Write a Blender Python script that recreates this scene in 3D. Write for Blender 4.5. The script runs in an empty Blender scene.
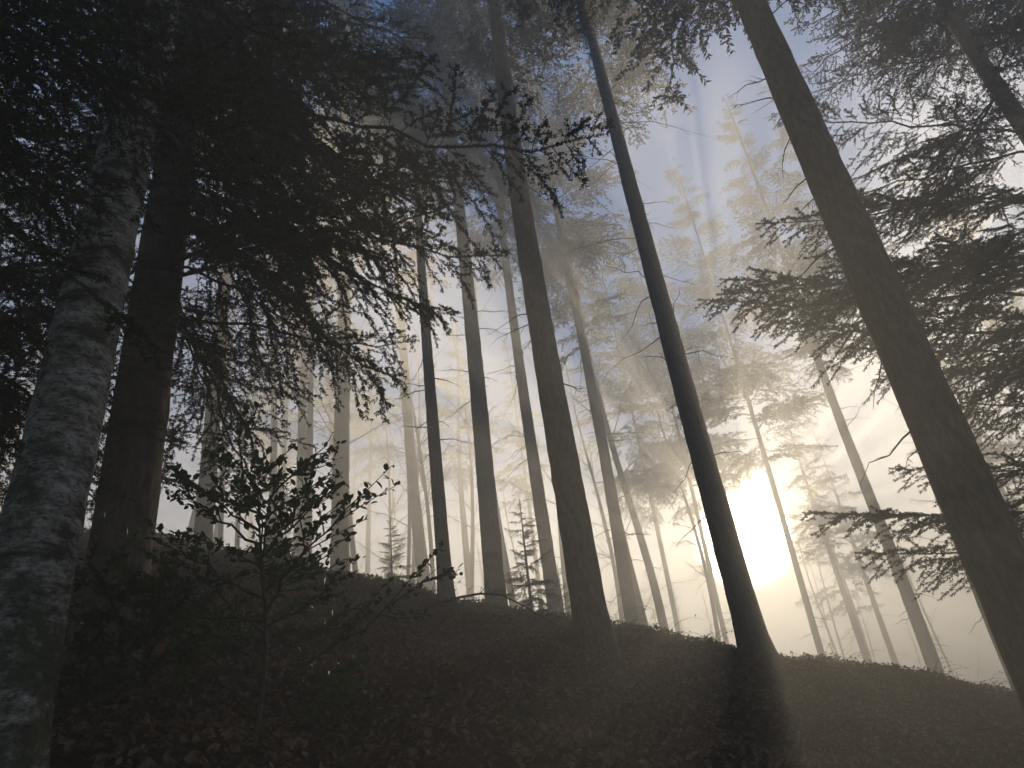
import bpy, math, random
import numpy as np
from mathutils import Vector, Matrix
random.seed(7)
scene=bpy.context.scene
# ------------------------------------------------------------ helpers
class Acc:
    def __init__(s): s.V=[];s.F=[];s.n=0
    def add(s,v,f,m=0):
        v=np.asarray(v,dtype=np.float64).reshape(-1,3); f=np.asarray(f,dtype=np.int64)
        if len(f)==0: return
        s.V.append(v); s.F.append((f+s.n,m)); s.n+=len(v)
    def arrays(s): return np.concatenate(s.V), s.F
    def mesh(s,name,mats,smooth=True):
        V=np.concatenate(s.V).astype(np.float32)
        me=bpy.data.meshes.new(name)
        me.vertices.add(len(V)); me.vertices.foreach_set('co',V.ravel())
        loops=np.concatenate([f.ravel() for f,m in s.F]).astype(np.int32)
        tot=np.concatenate([np.full(len(f),f.shape[1]) for f,m in s.F]).astype(np.int32)
        mi=np.concatenate([np.full(len(f),m) for f,m in s.F]).astype(np.int32)
        st=np.concatenate([[0],np.cumsum(tot)[:-1]]).astype(np.int32)
        me.loops.add(len(loops)); me.loops.foreach_set('vertex_index',loops)
        me.polygons.add(len(tot)); me.polygons.foreach_set('loop_start',st)
        me.polygons.foreach_set('material_index',mi)
        me.polygons.foreach_set('use_smooth',np.full(len(tot),smooth))
        for m in mats: me.materials.append(m)
        me.update(calc_edges=True)
        return me
def obj(name,me,parent=None,loc=(0,0,0)):
    o=bpy.data.objects.new(name,me); scene.collection.objects.link(o)
    o.location=loc
    if parent: o.parent=parent
    return o
def empty(name,loc=(0,0,0)): 
    return obj(name,None,None,loc)
def tube(acc,pts,rad,n=6,m=0,rough=0,rng=None,cap=False):
    P=np.asarray(pts,float); K=len(P); rad=np.asarray(rad,float)
    T=np.gradient(P,axis=0); T/= np.linalg.norm(T,axis=1)[:,None]+1e-9
    ref=np.array([0.,0,1]) if abs(T[0,2])<.9 else np.array([1.,0,0])
    A=np.cross(T,ref); A/=np.linalg.norm(A,axis=1)[:,None]+1e-9
    B=np.cross(T,A)
    a=np.arange(n)/n*2*np.pi
    R=np.repeat(rad[:,None],n,1)
    if rough and rng is not None: R=R*(1+rough*rng.normal(size=R.shape))
    V=P[:,None,:]+A[:,None,:]*(np.cos(a)[None,:,None]*R[:,:,None])+B[:,None,:]*(np.sin(a)[None,:,None]*R[:,:,None])
    i=np.arange(K-1)[:,None]*n; j=np.arange(n)[None,:]; j2=(j+1)%n
    F=np.stack([i+j,i+j2,i+n+j2,i+n+j],-1).reshape(-1,4)
    acc.add(V.reshape(-1,3),F,m)
# ------------------------------------------------------------ terrain
def sp(x,w): return w*np.logaddexp(0,x/w)
def g(x,y):
    x=np.asarray(x,float);y=np.asarray(y,float)
    yy=np.where(y>120,120+(y-120)*.2,y)
    h=.388*yy-.54*sp(yy-13,1.0)-.306*60*np.tanh(x/60)
    h=h+.07*np.sin(x*1.3+.5*y)*np.sin(y*1.1-.4*x+1)+.05*np.sin(2.9*x+1.7*y)+.04*np.sin(3.7*y-2.1*x+2)+.02*np.sin(6.3*x+1.1*y)
    h=h+.12*np.sin(.55*x+1.2)*np.sin(.45*y+.3)
    return h
G0=float(g(0,0))
def gz(x,y): return float(g(x,y))-G0
# ------------------------------------------------------------ materials
def newmat(name):
    m=bpy.data.materials.new(name); m.use_nodes=True; nt=m.node_tree; nt.nodes.clear()
    out=nt.nodes.new('ShaderNodeOutputMaterial'); return m,nt,out
def ramp(nt,fac,stops):
    r=nt.nodes.new('ShaderNodeValToRGB'); e=r.color_ramp.elements
    while len(e)<len(stops): e.new(.5)
    for k,(p,c) in enumerate(stops): e[k].position=p; e[k].color=(*c,1)
    nt.links.new(fac,r.inputs[0]); return r.outputs[0]
def noise(nt,scale,detail=6,rough=.6,vec=None,stretch=None):
    tc=nt.nodes.new('ShaderNodeTexCoord'); v=tc.outputs['Object']
    if stretch:
        mp=nt.nodes.new('ShaderNodeMapping'); mp.inputs['Scale'].default_value=stretch
        nt.links.new(v,mp.inputs[0]); v=mp.outputs[0]
    n=nt.nodes.new('ShaderNodeTexNoise'); n.inputs['Scale'].default_value=scale
    n.inputs['Detail'].default_value=detail; n.inputs['Roughness'].default_value=rough
    nt.links.new(v,n.inputs['Vector']); return n.outputs['Fac']
def bump(nt,h,strength,dist):
    b=nt.nodes.new('ShaderNodeBump'); b.inputs['Strength'].default_value=strength; b.inputs['Distance'].default_value=dist
    nt.links.new(h,b.inputs['Height']); return b.outputs[0]
def surf(name,col_stops,scale,stretch=None,rough=.9,bs=.8,bd=.02,spec=.2):
    m,nt,out=newmat(name); f=noise(nt,scale,8,.65,stretch=stretch)
    p=nt.nodes.new('ShaderNodeBsdfPrincipled'); p.inputs['Roughness'].default_value=rough
    p.inputs['Specular IOR Level'].default_value=spec
    nt.links.new(ramp(nt,f,col_stops),p.inputs['Base Color']); nt.links.new(bump(nt,f,bs,bd),p.inputs['Normal'])
    nt.links.new(p.outputs[0],out.inputs[0]); return m
bark=surf('spruce_bark',[(.3,(.03,.022,.017)),(.5,(.085,.062,.046)),(.75,(.17,.13,.10))],20,stretch=(1,1,.3),bd=.05,bs=1)
twigm=surf('twig_bark',[(.3,(.035,.026,.02)),(.7,(.09,.07,.055))],20,bd=.004)
def leafmat(name,c1,c2,scale,tr=.35,rough=.55,spec=.3):
    m,nt,out=newmat(name); f=noise(nt,scale,3,.6)
    col=ramp(nt,f,[(.35,c1),(.65,c2)])
    p=nt.nodes.new('ShaderNodeBsdfPrincipled'); p.inputs['Roughness'].default_value=rough; p.inputs['Specular IOR Level'].default_value=spec
    t=nt.nodes.new('ShaderNodeBsdfTranslucent'); mx=nt.nodes.new('ShaderNodeMixShader'); mx.inputs[0].default_value=tr
    nt.links.new(col,p.inputs['Base Color']); nt.links.new(col,t.inputs[0])
    nt.links.new(p.outputs[0],mx.inputs[1]); nt.links.new(t.outputs[0],mx.inputs[2]); nt.links.new(mx.outputs[0],out.inputs[0]); return m
def difmat(name,c1,c2,scale):
    m,nt,out=newmat(name); f=noise(nt,scale,2,.6)
    p=nt.nodes.new('ShaderNodeBsdfDiffuse'); nt.links.new(ramp(nt,f,[(.35,c1),(.65,c2)]),p.inputs[0]); nt.links.new(p.outputs[0],out.inputs[0]); return m
needle=difmat('spruce_needles',(.022,.036,.014),(.05,.075,.027),3)
holly=leafmat('holly_leaf',(.03,.06,.02),(.055,.10,.03),9,tr=.3,rough=.5,spec=.2)
dead=leafmat('dead_leaf',(.05,.028,.018),(.25,.15,.095),17,tr=.15,rough=.8,spec=.05)
bram=leafmat('bramble_leaf',(.03,.05,.018),(.07,.10,.035),7,tr=.3,spec=.1)
gm,nt,out=newmat('forest_floor')
f1=noise(nt,1.1,8,.7); f2=noise(nt,26,6,.75)
mx=nt.nodes.new('ShaderNodeMix'); mx.data_type='RGBA'; mx.blend_type='MULTIPLY'; mx.inputs[0].default_value=1
nt.links.new(ramp(nt,f1,[(.35,(.055,.032,.021)),(.5,(.10,.06,.038)),(.62,(.045,.05,.023))]),mx.inputs[6])
nt.links.new(ramp(nt,f2,[(.3,(.3,.28,.26)),(.6,(1,.95,.9)),(.75,(1.6,1.4,1.2))]),mx.inputs[7])
p=nt.nodes.new('ShaderNodeBsdfPrincipled'); p.inputs['Roughness'].default_value=.95; p.inputs['Specular IOR Level'].default_value=.1
nt.links.new(mx.outputs[2],p.inputs['Base Color']); nt.links.new(bump(nt,f2,1,.06),p.inputs['Normal']); nt.links.new(p.outputs[0],out.inputs[0])
bm,nt,out=newmat('pale_bark')
f1=noise(nt,5,8,.7,stretch=(1,1,2.6)); f2=noise(nt,4,8,.75); f3=noise(nt,34,5,.7,stretch=(1,1,2))
mx=nt.nodes.new('ShaderNodeMix'); mx.data_type='RGBA'; mx.blend_type='MULTIPLY'; mx.inputs[0].default_value=1
nt.links.new(ramp(nt,f1,[(.40,(.045,.038,.03)),(.47,(.17,.155,.135)),(.62,(.42,.40,.36))]),mx.inputs[6])
nt.links.new(ramp(nt,f3,[(.38,(.2,.18,.16)),(.5,(1,1,1))]),mx.inputs[7])
mo=nt.nodes.new('ShaderNodeMix'); mo.data_type='RGBA'
tc=nt.nodes.new('ShaderNodeTexCoord'); sx=nt.nodes.new('ShaderNodeSeparateXYZ'); nt.links.new(tc.outputs['Object'],sx.inputs[0])
mr=nt.nodes.new('ShaderNodeMapRange'); mr.inputs[1].default_value=0; mr.inputs[2].default_value=1.8; mr.inputs[3].default_value=.2; mr.inputs[4].default_value=.05
nt.links.new(sx.outputs[2],mr.inputs[0]); ad=nt.nodes.new('ShaderNodeMath'); ad.operation='ADD'; nt.links.new(mr.outputs[0],ad.inputs[0]); nt.links.new(f2,ad.inputs[1])
th=ramp(nt,ad.outputs[0],[(.58,(0,0,0)),(.70,(1,1,1))])
nt.links.new(th,mo.inputs[0]); nt.links.new(mx.outputs[2],mo.inputs[6]); mo.inputs[7].default_value=(.05,.055,.03,1)
p=nt.nodes.new('ShaderNodeBsdfPrincipled'); p.inputs['Roughness'].default_value=.85; p.inputs['Specular IOR Level'].default_value=.2
nt.links.new(mo.outputs[2],p.inputs['Base Color']); nt.links.new(bump(nt,f1,1,.03),p.inputs['Normal']); nt.links.new(p.outputs[0],out.inputs[0])
# ------------------------------------------------------------ ground
def axis(lo,hi,n,c,k=3.2):
    t=np.linspace(-1,1,n); s=np.sinh(k*t)/np.sinh(k); return np.where(s<0,c+s*(c-lo),c+s*(hi-c))
X=axis(-220,220,340,0,4.2); Y=axis(-60,320,340,9,4.2)
XX,YY=np.meshgrid(X,Y); rng=np.random.default_rng(1)
ZZ=g(XX,YY)-G0; near=np.exp(-((XX/14)**2+((YY-9)/12)**2)); ZZ+=rng.normal(size=ZZ.shape)*.018*near
acc=Acc(); n=len(X); i=np.arange(len(Y)-1)[:,None]*n; j=np.arange(n-1)[None,:]
acc.add(np.stack([XX,YY,ZZ],-1).reshape(-1,3),np.stack([i+j,i+j+1,i+n+j+1,i+n+j],-1).reshape(-1,4))
obj('ground',acc.mesh('ground',[gm]))
def leaves(acc,C,size,rng,m=0,tilt=.5,fold=.2,asp=.55,dirs=None):
    N=len(C); 
    if dirs is None:
        a=rng.uniform(0,2*np.pi,N); D=np.stack([np.cos(a),np.sin(a),rng.normal(size=N)*tilt],-1)
    else: D=dirs.copy()
    D/=np.linalg.norm(D,axis=1)[:,None]
    up=np.tile([0,0,1.],(N,1))+rng.normal(size=(N,3))*tilt
    S=np.cross(D,up); S/=np.linalg.norm(S,axis=1)[:,None]+1e-9
    Nn=np.cross(S,D); L=(size*rng.uniform(.6,1.25,N))[:,None]; W=L*asp*.5
    p0=C; p1=C+D*L*.35+S*W+Nn*W*fold; p2=C+D*L*.75+S*W*.75+Nn*W*fold; p3=C+D*L; p4=C+D*L*.75-S*W*.75+Nn*W*fold; p5=C+D*L*.35-S*W+Nn*W*fold
    V=np.stack([p0,p1,p2,p3,p4,p5],1).reshape(-1,3); b=np.arange(N)[:,None]*6
    acc.add(V,np.concatenate([b+np.array([[0,1,2,3]]),b+np.array([[0,3,4,5]])]),m)
rng=np.random.default_rng(2); N=80000
d=3.0+14*rng.uniform(0,1,N)**.8; a=rng.uniform(-.75,.75,N); x=d*np.sin(a); y=d*np.cos(a)
acc=Acc(); leaves(acc,np.stack([x,y,g(x,y)-G0+.012+rng.uniform(0,.03,N)],-1),.062,rng,tilt=.6,asp=.6)
obj('leaf_litter',acc.mesh('leaf_litter',[dead],False))
# ------------------------------------------------------------ spruce boughs
def segneedles(acc,S,per_m,nl,nw,rng,m=1,spread=.9):
    P0=S[:,0];P1=S[:,1]; ln=np.linalg.norm(P1-P0,axis=1); tot=ln.sum(); N=int(tot*per_m)
    k=rng.choice(len(S),N,p=ln/tot); t=rng.uniform(0,1.03,N)[:,None]
    C=P0[k]*(1-t)+P1[k]*t; T=(P1-P0)[k]/ln[k][:,None]
    Q=rng.normal(size=(N,3)); Q[:,2]=Q[:,2]*.7+.15; Q-=T*(Q*T).sum(1)[:,None]; Q/=np.linalg.norm(Q,axis=1)[:,None]+1e-9
    D=T*.8+Q*spread; D/=np.linalg.norm(D,axis=1)[:,None]
    W=np.cross(D,rng.normal(size=(N,3))); W/=np.linalg.norm(W,axis=1)[:,None]+1e-9
    L=(nl*rng.uniform(.65,1.2,N))[:,None]
    V=np.stack([C,C+D*L*.45+W*nw*.5,C+D*L,C+D*L*.45-W*nw*.5],1).reshape(-1,3)
    b=np.arange(N)[:,None]*4; acc.add(V,b+np.array([[0,1,2,3]]),m)
def bough(rng,L=2.4,side_sp=.09,sub_sp=.07,ratio=.42,per_m=230,nl=.02,nw=.0035,droop=.28,r0=.016,woodn=4,sub=True,hang=.3,tw=.2):
    acc=Acc(); n=14; s=np.linspace(0,1,n); wig=np.cumsum(rng.normal(size=n))*.016*L
    P=np.stack([L*s,wig,L*(.06*s-droop*s**2+.12*s**4)],-1)
    tube(acc,P,r0*(1-s)**.8+.002,woodn+1,0)
    S=[]
    for k in range(n-1):
        if k>3: S.append((P[k],P[k+1]))
    pos=.14*L
    def at(x):
        q=x/L; return np.array([np.interp(q,s,P[:,c]) for c in range(3)])
    while pos<L*.985:
        q=pos/L
        for side in (1,-1):
            if rng.random()<.14: continue
            b=at(min(L,pos+rng.uniform(-.5,.5)*side_sp))
            ln=ratio*L*((1-q)**.75)*rng.uniform(.35,1.15)*min(1,.35+q*3)+.05*L/2
            a=math.radians(rng.normal(56,11)); d0=np.array([math.cos(a),side*math.sin(a),rng.normal(-.02,.16)])
            m=6; t=np.linspace(0,1,m); tp=b+d0*ln*t[:,None]; tp[:,2]-=hang*ln*t**2*rng.uniform(.4,1.5)
            tp[:,0]+=.12*ln*t**2
            tp[1:]+=rng.normal(size=(m-1,3))*.02*ln
            tube(acc,tp,(r0*tw*(1-q*.6))*(1-t)+.0012*L/2.4,3,0)
            for k in range(1,m-1): S.append((tp[k],tp[k+1]))
            if sub:
                u=.15*ln; sd=1
                while u<ln*.97:
                    sd=-sd; tt=u/ln; bb=np.array([np.interp(tt,t,tp[:,c]) for c in range(3)])
                    sl=(.30*ln*(1-tt)+.04)*rng.uniform(.5,1.2)
                    aa=a*side+sd*math.radians(rng.normal(46,10)); dd=np.array([math.cos(aa),math.sin(aa),rng.normal(-.15,.22)])
                    S.append((bb,bb+dd*sl)); u+=sub_sp*rng.uniform(.6,1.5)
        pos+=side_sp*rng.uniform(.6,1.5)
    segneedles(acc,np.array(S),per_m,nl,nw,rng)
    return acc
hi=[];hiL=[]
for k in range(5):
    r=np.random.default_rng(100+k); hi.append(bough(r,droop=.2+.06*k,per_m=370,nl=.025,nw=.0078,side_sp=.085,sub_sp=.052,ratio=.46).mesh('spruce_bough_fine',[twigm,needle],False))
for k in range(3):
    r=np.random.default_rng(120+k); hiL.append(bough(r,L=4.4,droop=.16+.05*k,per_m=330,nl=.032,nw=.0095,side_sp=.11,sub_sp=.062,ratio=.38,r0=.022,hang=.4).mesh('spruce_bough_long',[twigm,needle],False))
midb=[bough(np.random.default_rng(200+k),side_sp=.14,sub_sp=.12,per_m=80,nl=.07,nw=.028,droop=.25+.08*k,ratio=.45,hang=.5,woodn=3) for k in range(4)]
lowb=[bough(np.random.default_rng(300+k),side_sp=.2,sub_sp=.22,per_m=26,nl=.15,nw=.06,droop=.3+.08*k,ratio=.45,hang=.6,woodn=3) for k in range(3)]
def place(acc,src,rot,pitch,scale,loc,roll=0):
    V,F=src.arrays(); M=(Matrix.Rotation(rot,3,'Z')@Matrix.Rotation(-pitch,3,'Y')@Matrix.Rotation(roll,3,'X'))
    M=np.array(M); V=(V*scale)@M.T+np.asarray(loc)
    acc.V.append(V)
    for f,m in F: acc.F.append((f+acc.n,m))
    acc.n+=len(V)
def crown(src,rng,z0,H,Lmax,n,sparse=0):
    acc=Acc()
    for k in range(n):
        q=(k+rng.random())/n; z=z0+(H-z0)*q**1.05
        L=Lmax*((1-q)**.8*.92+.08)*rng.uniform(.6,1.15)*min(1,.55+q*3)
        place(acc,src[rng.integers(len(src))],rng.uniform(0,2*np.pi),math.radians(rng.normal(-4+38*q,9)),L/2.4,(0,0,z),rng.normal()*.25)
    return acc
def deadbranch(acc,p,az,ln,r,rng,m=0,up=0.,subs=5):
    k=6; t=np.linspace(0,1,k); dd=np.array([math.cos(az),math.sin(az),0])
    P=np.asarray(p)+dd*ln*t[:,None]; P[:,2]+=ln*(up*t-.22*t**2)*rng.uniform(.5,1.6); P[1:]+=rng.normal(size=(k-1,3))*.025*ln
    tube(acc,P,r*(1-t)**.9+.002,4,m)
    for _ in range(subs):
        u=rng.uniform(.2,.95); b=np.array([np.interp(u,t,P[:,c]) for c in range(3)]); a2=az+rng.choice([-1,1])*rng.uniform(.5,1.1)
        l2=ln*rng.uniform(.15,.42)*(1.15-u); e=b+np.array([math.cos(a2),math.sin(a2),rng.normal(-.15,.3)])*l2
        mid=(b+e)/2+rng.normal(size=3)*.06*l2
        tube(acc,[b,mid,e],[r*.45,r*.3,.0015],3,m)
def trunkacc(rng,H,r0,wob=.05,flare=.5,snag=(2,10,26),snl=(.3,1.6),n=16,lean=(0,0),step=.35,power=.85):
    acc=Acc(); z=np.arange(-.8,H,step); K=len(z)
    wx=wob*np.sin(z*rng.uniform(.2,.45)+rng.uniform(0,6)); wy=wob*np.sin(z*rng.uniform(.2,.45)+rng.uniform(0,6))
    zz=np.clip(z,0,None); i0=np.argmin(abs(z)); wx-=wx[i0]; wy-=wy[i0]
    P=np.stack([wx+lean[0]*zz,wy+lean[1]*zz,z],-1)
    R=r0*(np.clip(1-zz/H,0,1)**power)+r0*flare*np.exp(-np.clip(z+.1,0,None)/.28)+.01
    tube(acc,P,R,n,0,rough=.022,rng=rng)
    z0,z1,ns=snag
    for _ in range(ns):
        h=rng.uniform(z0,z1); k=int(np.argmin(abs(z-h))); 
        deadbranch(acc,P[k],rng.uniform(0,6.28),rng.uniform(*snl)*(.5+.7*(h-z0)/(z1-z0+.01)),min(.012,R[k]*.2),rng,up=rng.normal(0,.18),subs=rng.integers(1,6))
    return acc,P,z
crownA=crown(midb,np.random.default_rng(11),0,15,2.9,92).mesh('spruce_crown',[twigm,needle],False)
crownB=crown(midb,np.random.default_rng(12),0,14,2.5,76).mesh('spruce_crown',[twigm,needle],False)
def spruce(x,y,H,dia,cb=11,cr=None,lean=(0,0),seed=0,snag=26,snl=(.3,1.5),name='spruce_tree',bm_=None,cs=1):
    rng=np.random.default_rng(seed); e=empty(name,(x,y,gz(x,y)-.03))
    a,P,z=trunkacc(rng,H,dia/2,snag=(2.2,cb+1.5,snag),snl=snl,lean=lean,step=.22,n=20)
    obj('trunk',a.mesh('trunk',[bm_ or bark]),e)
    if cr is not None:
        c=obj('crown',cr,e,(lean[0]*cb,lean[1]*cb,cb)); c.rotation_euler=(lean[1]*-1,lean[0],rng.uniform(0,6.28)); 
        s=(H-cb)/14.5; c.scale=(s*cs,s*cs,s)
    return e
T=lambda ax,d:(ax*d,math.sqrt(1-ax*ax)*d)
spec=[(-.41,16,24,.36,11,crownA,1.1),(-.325,26,22,.2,13,crownB,1.),(-.29,20,20,.22,12,crownB,1.),(-.25,17,26,.42,12,crownA,1.2),
      (-.118,12.6,19,.23,10,crownB,1.1),(-.055,14.3,26,.38,11,crownA,1.2),(.02,18,25,.36,12,crownB,1.2),(.063,9.7,25,.42,11,crownB,1.1),
      (.112,18,24,.33,11.5,crownA,1.2),(.250,12.4,26,.42,12.2,crownB,1.3),(.508,7.0,26,.46,9.5,crownA,1.2),(.418,22,23,.36,11.5,crownA,1.1),
      (.482,20,22,.25,11,crownB,1.1),(.318,27,26,.24,11.5,crownA,1.4),(.165,33,30,.26,13,crownA,1.3),(.222,31,28,.22,12.5,crownA,1.4)]
for k,(ax,dd,H,dia,cb,cr,cs) in enumerate(spec):
    x,y=T(ax,dd); ln=(0,0)
    if k==9: ln=(-.012,0)
    spruce(x,y,H,dia,cb,cr,seed=20+k,lean=ln,snag=44 if k==9 else 26,snl=(.6,2.4) if k==9 else (.3,1.6),cs=cs)
def near_spruce(x,y,H,dia,boughs,seed,name='spruce_tree',topcrown=None,cb=10):
    rng=np.random.default_rng(seed); z0=gz(x,y)-.03; e=empty(name,(x,y,z0))
    a,P,z=trunkacc(rng,H,dia/2,snag=(1,8,14),snl=(.3,1.2)); obj('trunk',a.mesh('trunk',[bark]),e)
    for (h,az,L,pit) in boughs:
        lg=L>3.1
        b=obj('bough',hiL[rng.integers(3)] if lg else hi[rng.integers(5)],e,(0,0,h)); b.rotation_euler=(Matrix.Rotation(az,3,'Z')@Matrix.Rotation(-pit,3,'Y')@Matrix.Rotation(rng.normal()*.25,3,'X')).to_euler(); b.scale=(L/(4.4 if lg else 2.4),)*3
    if topcrown:
        c=obj('crown',topcrown,e,(0,0,cb)); s=(H-cb)/14.5; c.scale=(s*1.2,s*1.2,s)
    return e
def aimed(base,tip,h):
    v=Vector(tip)-Vector((base[0],base[1],base[2]+h)); hor=math.hypot(v.x,v.y); L=v.length; return (h,math.atan2(v.y,v.x),L*1.03,math.atan2(v.z,hor)+.10)
rng=np.random.default_rng(5); bs=[]
sx_,sy_=T(.69,11.6); SB=(sx_,sy_,gz(sx_,sy_))
for k in range(36):
    h=5+8.5*rng.random(); bs.append((h,rng.uniform(0,6.28),rng.uniform(3.0,4.4)*(1-.03*h),math.radians(rng.normal(6,8))))
for ax,t,d_,h in [(.34,.66,9.6,6.6),(.30,.585,9.4,5.9),(.37,.53,9.8,5.2),(.33,.62,10.2,6.2),(.45,.62,9.5,6.6),(.42,.76,9.4,7.6),(.36,.27,9.4,2.9),(.40,.24,9.8,2.6),(.46,.33,10,3.4),(.50,.5,9.2,5.4),(.47,.9,9.4,8.8),(.52,.40,9.4,4.2),(.44,.47,10.4,5.0),(.5,.7,9.0,7.4)]:
    x,y=T(ax,d_); bs.append(aimed(SB,(x,y,1.6+t*d_),h))
near_spruce(sx_,sy_,24,.34,bs,31,topcrown=crownA,cb=11)
# left dark spruce
BX,BY=T(-.49,6.0); BZ=gz(BX,BY); bs=[]
for ax,t,d_,h in [(.169,1.018,4.5,4.9),(-.03,.80,4.8,4.0),(-.18,.60,5.0,3.3),(-.1,1.0,4.6,5.0),(-.2,.85,5.2,4.2),(-.3,.75,5.2,3.5),(-.36,.5,5.6,2.6),(-.25,1.2,4.8,5.6),(-.15,1.35,4.6,6.2),(-.12,.7,4.9,3.8),(-.2,1.05,4.9,5.0)]:
    x,y=T(ax,d_); bs.append(aimed((BX,BY,BZ),(x,y,1.6+t*d_),h+.6))
for k in range(50):
    h=2.8+9*rng.random(); bs.append((h,rng.uniform(0,6.28),rng.uniform(2.0,3.0),math.radians(rng.normal(0,10))))
near_spruce(BX,BY,22,.42,bs,32,topcrown=crownA,cb=9)
x,y=T(-.74,5.0); bs=[(2.2+7*rng.random(),rng.uniform(0,6.28),rng.uniform(1.8,2.8),math.radians(rng.normal(0,10))) for k in range(34)]
near_spruce(x,y,20,.36,bs,33,topcrown=crownB,cb=8)
# young spruce left of the birch, its boughs hanging across it
x,y=T(-.93,3.0); B=(x,y,gz(x,y)); bs=[]
for ax,t,d_,h in [(-.42,1.0,3.0,3.6),(-.5,.72,3.0,2.8),(-.35,1.35,2.9,4.6),(-.5,1.2,3.0,4.2),(-.45,1.6,2.9,5.4),(-.55,.95,2.8,3.2),(-.6,.6,3.1,2.5),(-.3,1.8,2.8,6.0),(-.55,1.4,2.8,4.6),(-.4,1.15,3.1,4.0),(-.55,1.75,2.8,5.8),(-.6,.45,3.1,2.0)]:
    x1,y1=T(ax,d_); bs.append(aimed(B,(x1,y1,1.6+t*d_),h+.4))
for k in range(14):
    h=1.8+5*rng.random(); bs.append((h,rng.uniform(0,6.28),rng.uniform(1.4,2.2),math.radians(rng.normal(0,10))))
near_spruce(x,y,12,.2,bs,34,topcrown=None)
# ------------------------------------------------------------ pale-barked birch
x,y=T(-.567,3.75)
rng=np.random.default_rng(40); e=empty('birch_tree',(x,y,gz(x,y)))
a,P,z=trunkacc(rng,17,.16,wob=.03,flare=.6,snag=(4,12,10),snl=(.6,2),lean=(.0,.01),n=28,step=.12)
obj('trunk',a.mesh('trunk',[bm]),e)
a,P,z=trunkacc(rng,9,.03,wob=.07,flare=.3,snag=(3,8,14),snl=(.4,1.2),lean=(.01,.0),n=12,step=.12)
obj('side_stem',a.mesh('side_stem',[bm]),e,(-.19,.12,0))
# ------------------------------------------------------------ holly bush
def shrub(name,x,y,h,nb,leafm,size,seed,spread=.45,lpb=26):
    rng=np.random.default_rng(seed); a=Acc(); st=[]
    K=10; t=np.linspace(0,1,K); P=np.stack([.05*np.sin(t*4),.04*np.sin(t*5+1),h*.85*t-.05],-1); tube(a,P,.014*(1-t)+.003,7,0); 
    C=[];D=[]
    def addl(b,d,n):
        for _ in range(n):
            C.append(b+rng.normal(size=3)*.006); q=d*rng.uniform(.2,1)+rng.normal(size=3)*.6; q[2]+=.1; D.append(q)
    for k in range(nb):
        u=.22+.78*k/nb; b=np.array([np.interp(u,t,P[:,c]) for c in range(3)]); az=k*2.4+rng.normal()*.3
        ln=spread*h*rng.uniform(.55,1.1)*(1.25-.75*u); m=8; tt=np.linspace(0,1,m)
        d=np.array([math.cos(az),math.sin(az),0.]); Q=b+d*ln*tt[:,None]; Q[:,2]+=ln*(.55*tt+.15*tt**2)*rng.uniform(.3,1.3); Q[1:]+=rng.normal(size=(m-1,3))*.012
        tube(a,Q,.007*(1-tt)+.0018,5,0)
        for i in range(m-1):
            addl(Q[i+1],d,rng.integers(1,3))
        for _ in range(7):
            u2=rng.uniform(.25,.95); bb=np.array([np.interp(u2,tt,Q[:,c]) for c in range(3)]); a2=az+rng.choice([-1,1])*rng.uniform(.4,1.2)
            l2=ln*rng.uniform(.2,.5); d2=np.array([math.cos(a2),math.sin(a2),rng.uniform(.1,.8)]); ee=bb+d2*l2
            tube(a,[bb,(bb+ee)/2+rng.normal(size=3)*.01,ee],[.004,.003,.0015],4,0)
            for w in np.linspace(.25,1,max(3,int(l2/.025))): addl(bb*(1-w)+ee*w,d2,rng.integers(1,3))
    leaves(a,np.array(C),size,rng,1,tilt=.6,fold=.35,asp=.55,dirs=np.array(D))
    return obj(name,a.mesh(name,[twigm,leafm],False),None,(x,y,gz(x,y)))
hx,hy=T(-.345,4.35); shrub('holly_bush',hx,hy,1.7,30,holly,.046,50,spread=.5)
x,y=T(-.26,4.9); shrub('holly_bush',x,y,.5,9,holly,.05,51,spread=.6)
x,y=T(-.46,4.9); shrub('bramble_bush',x,y,1.0,16,bram,.05,52,spread=.6)
x,y=T(-.50,4.4); shrub('bramble_bush',x,y,.8,14,bram,.05,53,spread=.6)
sm=crown(midb,np.random.default_rng(60),.05,2.1,.75,60); tube(sm,[(0,0,-.1),(0,0,1),(.01,0,2.15)],[.03,.02,.004],6,0)
sm=sm.mesh('spruce_sapling',[twigm,needle],False)
for ax,d_,s in [(-.01,15,1.3),(-.186,15.5,1.0),(.03,16.5,1.0),(-.33,15,1.0)]:
    x,y=T(ax,d_); o=obj('spruce_sapling',sm,None,(x,y,gz(x,y))); o.scale=(s,s,s); o.rotation_euler[2]=ax*40
# undergrowth
rng=np.random.default_rng(70); a=Acc(); C=[];D=[]
for k in range(560):
    if k<330: d_=5+11*rng.random()**.7; an=rng.uniform(-.72,.68); x0,y0=d_*math.sin(an),d_*math.cos(an)
    else: x0=rng.uniform(-10,9); y0=rng.normal(13,.8); d_=12
    if rng.random()<.45 and d_<10: continue
    cz=gz(x0,y0); big=rng.random()**3*1.3+.6
    for _ in range(rng.integers(2,6)):
        az=rng.uniform(0,6.28); ln=rng.uniform(.12,.45)*big; t=np.linspace(0,1,6); dd=np.array([math.cos(az),math.sin(az),0])
        Q=np.array([x0,y0,cz-.02])+rng.normal(size=3)*[.08,.08,0]+dd*ln*t[:,None]; Q[:,2]+=ln*(1.1*t-.9*t**2)*rng.uniform(.4,1.4)
        tube(a,Q,.003*(1-t)+.001,3,0)
        for i in range(1,6):
            for _ in range(rng.integers(0,3)): C.append(Q[i]+rng.normal(size=3)*.01); D.append(dd+rng.normal(size=3)*.7)
leaves(a,np.array(C),.038,rng,1,tilt=.6,dirs=np.array(D))
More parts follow.
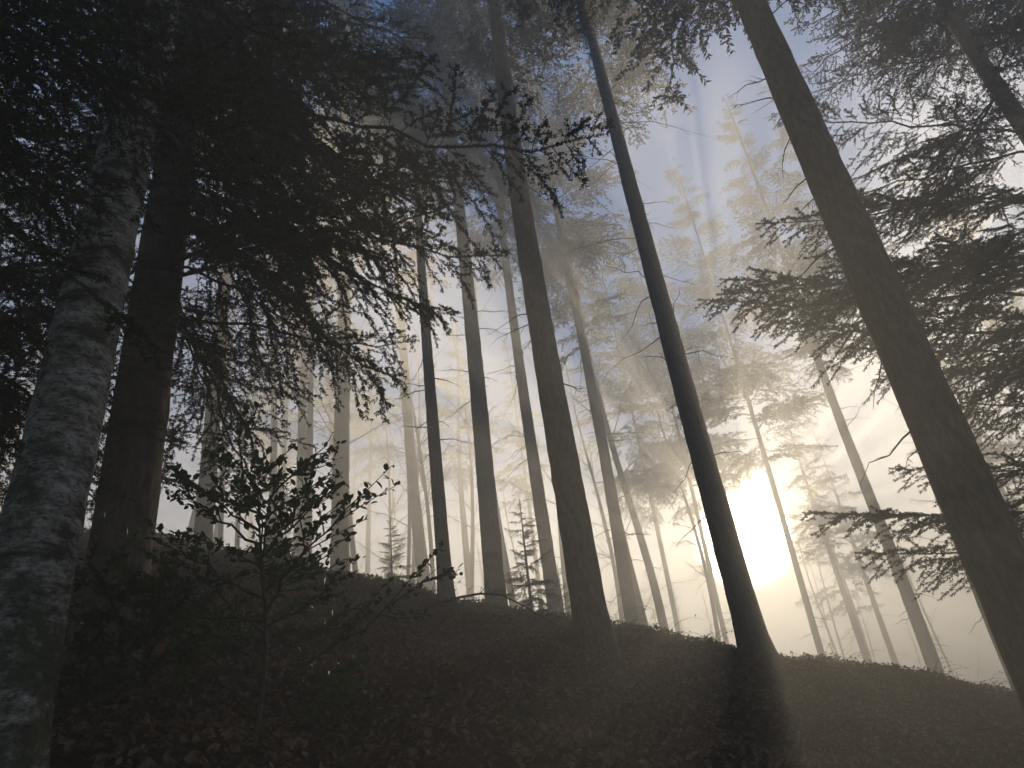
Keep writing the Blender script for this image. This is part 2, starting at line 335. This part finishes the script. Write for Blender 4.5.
obj('undergrowth',a.mesh('undergrowth',[twigm,bram],False))
for k,(ax,d_,az,ln) in enumerate([(-.16,9.5,.2,2.2),(-.2,9,2.6,1.6),(.05,7.5,-.4,1.5),(.25,9,.5,1.6),(-.1,7,1.0,1.2),(.33,9.5,2.9,1.4)]):
    x,y=T(ax,d_); a=Acc(); r=np.random.default_rng(80+k); t=np.linspace(0,1,9)
    X_=ln*t; Q=np.stack([X_*math.cos(az),X_*math.sin(az),np.zeros(9)],-1)
    gg=np.array([gz(x+q[0],y+q[1]) for q in Q])-gz(x,y); Q[:,2]=gg+.02+.3*np.sin(np.pi*t)*(k==0)+.02
    tube(a,Q,.018*(1-t)+.003,6,0)
    for _ in range(8):
        i=r.integers(1,8); a2=az+r.choice([-1,1])*r.uniform(.4,1); l2=r.uniform(.15,.5); ee=Q[i]+np.array([math.cos(a2)*l2,math.sin(a2)*l2,r.uniform(0,.2)])
        tube(a,[Q[i],(Q[i]+ee)/2+r.normal(size=3)*.02,ee],[.008,.005,.002],4,0)
    obj('fallen_branch',a.mesh('fallen_branch',[twigm]),None,(x,y,gz(x,y)))
# ------------------------------------------------------------ distant forest
def bare(rng,H=16,r0=.11):
    a,P,z=trunkacc(rng,H,r0,wob=.22,flare=.3,snag=(3,H*.5,4),snl=(.4,1.4),n=8,step=.6)
    for k in range(22):
        h=rng.uniform(.4,.97)*H; i=int(np.argmin(abs(z-h))); az=rng.uniform(0,6.28); ln=rng.uniform(.6,3.2)*(1.3-h/H)
        deadbranch(a,P[i],az,ln,.016*(1.3-h/H)+.004,rng,up=rng.uniform(.6,1.5),subs=12)
    return a
barem=[bare(np.random.default_rng(90+k),15+2*k,.07+.02*k).mesh('bare_tree',[bark]) for k in range(4)]
far=[]
for k in range(3):
    r=np.random.default_rng(95+k); a,P,z=trunkacc(r,22+k,.17+.02*k,wob=.08,snag=(3,13,16),snl=(.4,1.8),n=9,step=.6)
    c=crown(lowb,r,12.5+k,22+k,2.3,48); V,F=c.arrays(); a.V.append(V); [a.F.append((f+a.n,m)) for f,m in F]; a.n+=len(V)
    far.append(a.mesh('distant_spruce',[bark,needle],False))
fe=empty('distant_forest'); rng=np.random.default_rng(99)
cnt=0
while cnt<90:
    d_=20+34*rng.random(); ax=rng.uniform(-.72,.72); x,y=T(ax,d_)
    sunny=abs(ax-.268)<.13
    if sunny and d_<30: continue
    if .33<ax<.5 and d_<34: continue
    if abs(ax-.268)<.016: continue
    me=barem[rng.integers(4)] if rng.random()<(.55 if d_<36 else .8) else far[rng.integers(3)]
    o=obj('distant_tree',me,fe,(x,y,gz(x,y)-.1)); o.rotation_euler=(rng.normal()*.025,rng.normal()*.025,rng.uniform(0,6.28)); s=rng.uniform(.75,1.1); o.scale=(s*rng.uniform(.8,1.2),)*2+(s,); cnt+=1
for ax in (-.44,-.385,-.36,-.345,-.27,-.22,-.2,-.165,-.14,-.09,-.02,.045,.085,.14,.19):
    d_=rng.uniform(21,31); x,y=T(ax,d_); o=obj('distant_tree',barem[rng.integers(4)],fe,(x,y,gz(x,y)-.1))
    o.rotation_euler=(rng.normal()*.02,rng.normal()*.02,rng.uniform(0,6.28)); o.scale=(1.15,1.15,1.1)
for k in range(12):
    x=-16+3*k+rng.normal(); y=-5-9*rng.random(); o=obj('distant_tree',far[k%3],fe,(x,y,gz(x,y)-.1)); o.scale=(1.5,1.5,.9)
# ------------------------------------------------------------ fog
def fogmat(name,lobes):
    m,nt,out=newmat(name); last=None
    for dens,gg,col in lobes:
        v=nt.nodes.new('ShaderNodeVolumeScatter'); v.inputs['Density'].default_value=dens; v.inputs['Anisotropy'].default_value=gg; v.inputs['Color'].default_value=(*col,1)
        if last is None: last=v.outputs[0]
        else:
            ad=nt.nodes.new('ShaderNodeAddShader'); nt.links.new(last,ad.inputs[0]); nt.links.new(v.outputs[0],ad.inputs[1]); last=ad.outputs[0]
    nt.links.new(last,out.inputs['Volume']); return m
def box(name,lo,hi_,mat,parent):
    v=[(a,b,c) for a in (lo[0],hi_[0]) for b in (lo[1],hi_[1]) for c in (lo[2],hi_[2])]
    a=Acc(); a.add(v,[(0,1,3,2),(4,6,7,5),(0,4,5,1),(2,3,7,6),(0,2,6,4),(1,5,7,3)]); return obj(name,a.mesh(name,[mat],False),parent)
fe=empty('fog')
W=(1,.99,.97)
box('fog_bank',(-149,10.6,-79),(149,179,16.5),fogmat('fog_bank',[(.036,.42,W)]),fe)
box('fog_layer',(-151,-31,-81),(151,181,19),fogmat('fog_thin',[(.020,.45,W),(.0002,.92,W)]),fe)
# ------------------------------------------------------------ sun, sky
sd=Vector((.268,.963,.287)).normalized()
el=math.asin(sd.z); az=math.atan2(sd.x,sd.y)
L=bpy.data.lights.new('sun_light','SUN'); L.energy=17.5; L.angle=math.radians(.53); L.color=(1,.82,.56)
lo=obj('sun_light',L); lo.rotation_euler=sd.to_track_quat('Z','Y').to_euler()
w=bpy.data.worlds.new('World'); scene.world=w; w.use_nodes=True; nt=w.node_tree; bg=nt.nodes['Background']
sky=nt.nodes.new('ShaderNodeTexSky'); sky.sky_type='NISHITA'; sky.sun_disc=False; sky.sun_elevation=el; sky.sun_rotation=az
sky.dust_density=.03; sky.ozone_density=4
bg.inputs[1].default_value=.15
tc=nt.nodes.new('ShaderNodeTexCoord'); dt=nt.nodes.new('ShaderNodeVectorMath'); dt.operation='DOT_PRODUCT'; dt.inputs[1].default_value=sd
nt.links.new(tc.outputs['Generated'],dt.inputs[0]); last=sky.outputs[0]
for a0,a1,val,col in [(3.6,2.2,700,(1,.82,.52)),(6.5,2.5,14,(1,.72,.38))]:   # solar disc and its aureole
    mr=nt.nodes.new('ShaderNodeMapRange'); mr.interpolation_type='SMOOTHSTEP'; mr.inputs[1].default_value=math.cos(math.radians(a0)); mr.inputs[2].default_value=math.cos(math.radians(a1)); mr.inputs[3].default_value=0; mr.inputs[4].default_value=val
    nt.links.new(dt.outputs['Value'],mr.inputs[0])
    mc=nt.nodes.new('ShaderNodeVectorMath'); mc.operation='SCALE'; mc.inputs[0].default_value=col; nt.links.new(mr.outputs[0],mc.inputs[3])
    ad=nt.nodes.new('ShaderNodeVectorMath'); ad.operation='ADD'; nt.links.new(last,ad.inputs[0]); nt.links.new(mc.outputs[0],ad.inputs[1]); last=ad.outputs[0]
nt.links.new(last,bg.inputs[0])
# ------------------------------------------------------------ camera
cd=bpy.data.cameras.new('camera'); cd.sensor_width=36; cd.lens=27; cd.clip_end=1000; cd.clip_start=.05
co=obj('camera',cd,None,(0,0,1.6)); p=math.radians(30); r=math.radians(7)
F=Vector((0,math.cos(p),math.sin(p)));U=Vector((0,-math.sin(p),math.cos(p)));R=Vector((1,0,0))
U2=U*math.cos(r)+R*math.sin(r); R2=R*math.cos(r)-U*math.sin(r)
co.rotation_euler=Matrix((R2,U2,-F)).transposed().to_euler()
scene.camera=co
scene.view_settings.view_transform='Standard'; scene.view_settings.look='None'; scene.view_settings.exposure=0
